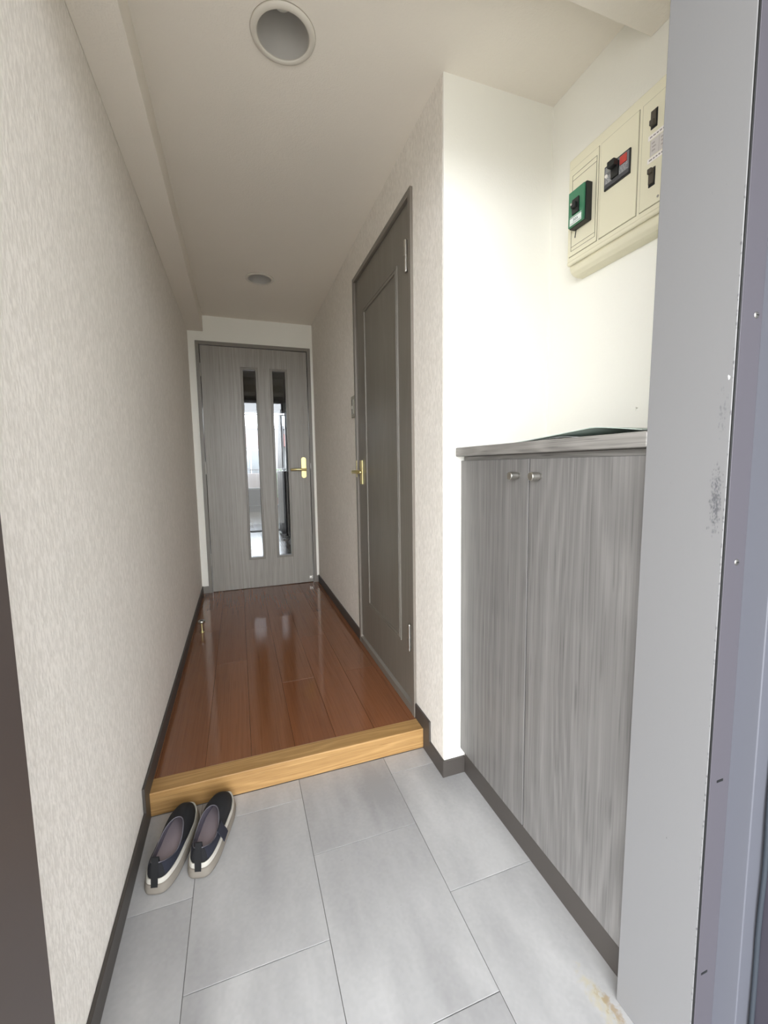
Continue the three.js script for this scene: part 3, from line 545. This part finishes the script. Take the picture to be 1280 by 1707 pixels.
  // navy elastic side panel at the heel quarter, outer side
  const panel = (i0, i1, v0, v1, off) => { const R = []; for (let j = 0; j <= 5; j++) { const v = v0 + (v1 - v0) * j / 5; const r = []; for (let i = i0; i <= i1; i++) { const ii = (i + N) % N, [ox, oz] = footOutline(ii / N, L, Wd, -0.0005, side), c = collar(ii), s = Math.max(0, -oz / L), h = 1 - Math.pow(1 - v, 1.9 + 0.5 * s), k = Math.pow(v, 1.5 - 0.15 * s); const q = [ox + (c[0] - ox) * k, 0.034 + (c[1] - 0.034) * h, oz + (c[2] - oz) * k], n = Math.hypot(q[0], 0.02) || 1; r.push([q[0] + Math.sign(q[0]) * off, q[1] + off * 0.5, q[2] + (Math.abs(q[0]) < 0.02 ? off : 0)]); } R.push(r); }
    const P = [], I = [], n = R[0].length; R.forEach((r) => r.forEach((q) => P.push(...q))); for (let j = 0; j < 5; j++) for (let i = 0; i + 1 < n; i++) { const a = j * n + i; I.push(a, a + 1, a + n + 1, a, a + n + 1, a + n); }
    const g = new THREE.BufferGeometry(); g.setAttribute('position', new THREE.Float32BufferAttribute(P, 3)); g.setIndex(I); g.computeVertexNormals(); return g; };
  add('heel_quarter', panel(4, 17, 0.1, 0.97, 0.0012), M.navy); add('heel_quarter', panel(-17, -4, 0.1, 0.97, 0.0012), M.navy);
  if (flap) { const f = new THREE.BoxGeometry(0.0025, 0.036, 0.034, 1, 4, 4); const fp = f.attributes.position; for (let i = 0; i < fp.count; i++) { const y = fp.getY(i), z = fp.getZ(i); fp.setX(i, fp.getX(i) + 0.004 * Math.pow((0.015 - y) / 0.03, 2)); fp.setZ(i, z + (y < -0.01 ? 0.004 : 0)); } f.computeVertexNormals(); f.rotateZ(0.42); f.translate(0.0385, 0.054, -0.082); add('side_strap', f, M.navy); }
  return t;
}
makeShoe('shoe', [0.066, GY, 0.272], -0.24, 1, 'black slip on shoe nearer the left wall, its toe against the yellow step', false);
makeShoe('shoe', [0.169, GY, 0.264], -0.25, -1, 'black slip on shoe on the right of the pair, with a loose side strap', true);

// ================================================================ LIVING ROOM seen through the glass slots
const RZ = FAR - 0.1, DZ = -5.5, WZ = -8.6, RX0 = -2.0, RX1 = 2.4, RH = 2.6;
{
  const f = struct(mesh('floor_living', bx(RX0, RX1, -0.1, -0.0125, WZ, RZ + 0.05, 0), M.subfloor), 'pale brown plank floor of the room beyond the far door', 'floor');
  let q = 0;
  for (let x = RX0; x < RX1 - 0.01; x += 0.2) { // planks
    const off = (q % 3) * 0.6; for (let z = RZ - (off ? off - 1.8 : 0); z > WZ; z -= 1.8) { const za = Math.max(WZ, z - 1.8), zb = Math.min(RZ, z); if (zb - za > 0.02 && x > -0.7 && x < 2.3) mesh('plank', bx(x + 0.001, x + 0.199, -0.012, 0, za + 0.001, zb - 0.001, 0.001, 'z', [q * 0.3, q * 0.7]), M.living, f); q++; }
  }
  struct(mesh('trim_3', bx(RX0, RX1, 0, 0.012, DZ - 0.05, DZ + 0.05, 0.003), M.darkGap), 'dark sliding door track across the living room floor', 'threshold');
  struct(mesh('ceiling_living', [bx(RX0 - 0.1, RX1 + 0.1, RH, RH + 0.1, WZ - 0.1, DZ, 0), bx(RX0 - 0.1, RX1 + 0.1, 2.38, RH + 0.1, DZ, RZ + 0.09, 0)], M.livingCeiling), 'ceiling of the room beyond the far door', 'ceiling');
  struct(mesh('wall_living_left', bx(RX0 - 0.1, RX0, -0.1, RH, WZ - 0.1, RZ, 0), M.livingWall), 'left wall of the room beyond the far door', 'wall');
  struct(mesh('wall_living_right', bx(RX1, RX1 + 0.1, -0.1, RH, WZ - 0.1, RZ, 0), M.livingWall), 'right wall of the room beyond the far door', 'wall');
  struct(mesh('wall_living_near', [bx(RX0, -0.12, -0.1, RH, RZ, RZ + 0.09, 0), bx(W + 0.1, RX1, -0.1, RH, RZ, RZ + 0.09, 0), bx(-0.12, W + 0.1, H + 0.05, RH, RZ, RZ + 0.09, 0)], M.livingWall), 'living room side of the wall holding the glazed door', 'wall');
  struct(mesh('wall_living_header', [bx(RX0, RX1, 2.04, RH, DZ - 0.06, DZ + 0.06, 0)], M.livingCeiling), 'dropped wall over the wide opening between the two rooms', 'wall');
  // window wall
  const X0 = -0.75, X1 = 1.43, SY = 0.11, TY = 2.28;
  struct(mesh('wall_living_window', [bx(RX0, X0, -0.1, RH, WZ - 0.12, WZ, 0), bx(X1, RX1, -0.1, RH, WZ - 0.12, WZ, 0), bx(X0, X1, TY, RH, WZ - 0.12, WZ, 0), bx(X0, X1, -0.1, SY - 0.02, WZ - 0.12, WZ, 0)], std({ color: '#4a4745', roughness: 0.9 })), 'wall around the bright living room window', 'wall');  // darker than the other living walls: backlit shade is put into its colour
  const w = group('window_1', [(X0 + X1) / 2, SY, WZ - 0.06]); struct(w, 'wide bright balcony window of the room beyond', 'window');
  const z0 = WZ - 0.09, z1 = WZ - 0.04, b = (x0, x1, y0, y1, m = 0.0) => bx(x0, x1, y0, y1, z0 + m, z1 + m, 0.002);
  mesh('window_frame', [b(X0, X0 + 0.04, SY, TY), b(X1 - 0.04, X1, SY, TY), b(X0 + 0.04, X1 - 0.04, TY - 0.04, TY), b(X0 + 0.04, X1 - 0.04, SY - 0.02, SY + 0.03)], M.alu, w);
  mesh('sill_seal', bx(X0, X1, SY - 0.02, SY + 0.02, z1, z1 + 0.03, 0.002), M.black, w);
  for (const [a, c] of [[X0 + 0.04, 0.3], [0.3, 0.84]]) {
    const s = mesh('sash', [b(a, a + 0.045, SY + 0.03, TY - 0.04, 0.01), b(c - 0.045, c, SY + 0.03, TY - 0.04, 0.01), b(a + 0.045, c - 0.045, 0.50, 0.545, 0.01)], M.alu, w);
    mesh('lower_panel', bx(a + 0.045, c - 0.045, SY + 0.03, 0.50, z0 + 0.03, z0 + 0.05, 0.002), M.darkPanel, s);
    mesh('window_pane', bx(a + 0.045, c - 0.045, 0.545, TY - 0.04, z0 + 0.03, z0 + 0.035, 0), M.glass, s);
  }
  mesh('mullion', [b(1.335, 1.35, SY + 0.03, TY - 0.04, 0.02)], M.alu, w);
  // short grey curtain gathered at the right of the window
  const pts = (dz) => Array.from({ length: 61 }, (_, i) => { const u = i / 60; return [1.19 + u * 0.13, 0.022 * Math.sin(u * 34) + dz]; });
  const sh = shapeOf([...pts(0.003), ...pts(-0.003).reverse()]); const g = new THREE.ExtrudeGeometry(sh, { depth: 1.2, bevelEnabled: false, steps: 6 }); g.rotateX(-Math.PI / 2); g.translate(0, 0.98, WZ + 0.055);
  { const p = g.attributes.position; for (let i = 0; i < p.count; i++) { const k = (p.getY(i) - 0.98) / 1.2, x = p.getX(i); p.setX(i, 1.325 + (x - 1.325) * (1.1 - 0.5 * k)); } g.computeVertexNormals(); }
  tag(mesh('curtain', g, M.curtain), 'short grey curtain gathered at the right of the distant window', 'curtain');
  tag(mesh('curtain_rail', [bx(-0.8, 1.47, 2.175, 2.2, WZ + 0.035, WZ + 0.075, 0.003), bx(-0.78, -0.76, 2.18, 2.195, WZ, WZ + 0.04, 0), bx(1.44, 1.46, 2.18, 2.195, WZ, WZ + 0.04, 0)], M.alu), 'pale curtain rail across the top of the distant window', 'curtain rail');
  // dark cabinet standing right of the opening
  const c = group('low_cabinet', [1.3, 0, -5.0]); tag(c, 'black waist high cabinet seen through the right glass slot', 'cabinet');
  mesh('carcass', bx(0.89, 1.7, 0.03, 0.95, -5.3, -4.85, 0.004), M.leafDark, c); mesh('door', bx(0.90, 1.31, 0.06, 0.92, -4.85, -4.832, 0.003), M.leafDark, c); mesh('door', bx(1.315, 1.69, 0.06, 0.92, -4.85, -4.832, 0.003), M.leafDark, c); mesh('plinth', bx(0.95, 1.67, 0, 0.03, -5.28, -4.87, 0.001), M.black, c);
  // balcony
  struct(mesh('floor_balcony', bx(RX0, RX1, -0.15, -0.02, -10.0, WZ - 0.12, 0), M.concrete), 'concrete floor of the balcony', 'floor');
  struct(mesh('wall_balcony', bx(RX0, RX1, -0.15, 0.86, -10.0, -9.85, 0.01), M.parapet), 'mauve grey solid parapet of the balcony', 'wall');
  const r = group('balcony_railing', [0.2, 0.86, -9.92]); tag(r, 'dark metal rail on top of the balcony parapet', 'railing');
  mesh('rail', bx(RX0, RX1, 0.935, 0.965, -9.945, -9.895, 0.005), M.leafDark, r); for (let x = RX0 + 0.1; x < RX1; x += 0.14) mesh('post', bx(x - 0.012, x + 0.012, 0.86, 0.935, -9.932, -9.908, 0.002), M.leafDark, r);
  // leafy plant on the balcony
  const pl = group('balcony_plant', [1.2, -0.02, -9.2]); tag(pl, 'leafy green plant on the balcony behind the dark cabinet', 'plant');
  mesh('pot', lathe([[0, 0], [0.11, 0], [0.15, 0.26], [0.155, 0.28], [0.14, 0.28], [0.135, 0.24], [0, 0.24]], [1.2, -0.02, -9.2], 'y', 28), M.pot, pl);
  const rr = rng(77), leaves = []; for (let k = 0; k < 260; k++) { const q = new THREE.SphereGeometry(0.04, 6, 4); q.scale(1, 0.18, 0.5); q.rotateZ((rr() - 0.5) * 2.2); q.rotateY(rr() * 6.3); const a = rr() * 6.3, ra = Math.sqrt(rr()) * 0.2; q.translate(1.2 + Math.cos(a) * ra, 0.3 + rr() * 0.66, -9.2 + Math.sin(a) * ra); leaves.push(q); }
  const fo = mesh('foliage', leaves, M.foliage, pl); fo.userData.kind = 'stuff';
  for (let k = 0; k < 5; k++) mesh('stem', tube([[1.2, 0.2, -9.2], [1.2 + (k - 2) * 0.03, 0.5, -9.2 + (k % 2) * 0.04], [1.2 + (k - 2) * 0.06, 0.85, -9.2 + (k % 3 - 1) * 0.06]], 0.006, 10, 6), M.foliage, pl);
  // building across the street
  const bz = -26, bl = group('apartment_building', [1, -8, bz]); tag(bl, 'white apartment building across the street with pale red balcony bands', 'building');
  mesh('wall', bx(-14, 16, -8, 3.35, bz - 8, bz, 0.05), M.facade, bl);
  mesh('roof_edge', bx(-14.2, 16.2, 3.35, 3.55, bz - 8.2, bz + 0.25, 0.03), M.facade, bl);
  for (const y of [2.25, -0.55, -3.4]) for (let k = 0; k < 9; k++) { const x = -13 + k * 3.2; mesh('balcony_band', bx(x, x + 2.6, y, y + 0.75, bz, bz + 0.9, 0.02), M.facadeBand, bl); }
  for (const y of [0.35, -2.5]) for (let k = 0; k < 9; k++) { const x = -12.6 + k * 3.2; const f = mesh('window', bx(x, x + 1.8, y, y + 1.75, bz, bz + 0.06, 0.01), M.alu, bl); for (const a of [0.06, 0.93]) mesh('pane', bx(x + a, x + a + 0.81, y + 0.06, y + 1.69, bz + 0.055, bz + 0.075, 0), M.facadeGlass, f); }
}

// ================================================================ OUTSIDE THE ENTRANCE (behind the camera)
struct(mesh('floor_walkway', bx(-3, 4, GY - 0.25, GY - 0.02, 1.02, 2.6, 0), std({ color: '#6b6967', roughness: 0.9 })), 'concrete access walkway outside the entrance', 'floor');
struct(mesh('sky_block_slab', bx(-3, 4, 2.4, 2.55, 1.0, 2.6, 0), M.outerWall), 'unseen slab added over the access walkway to block high sky', 'ceiling');  // out of view, added to keep high sky light off the entrance

scene.traverse((o) => { if (o.isMesh) { o.castShadow = true; o.receiveShadow = true; } });
renderer.render(scene, camera);
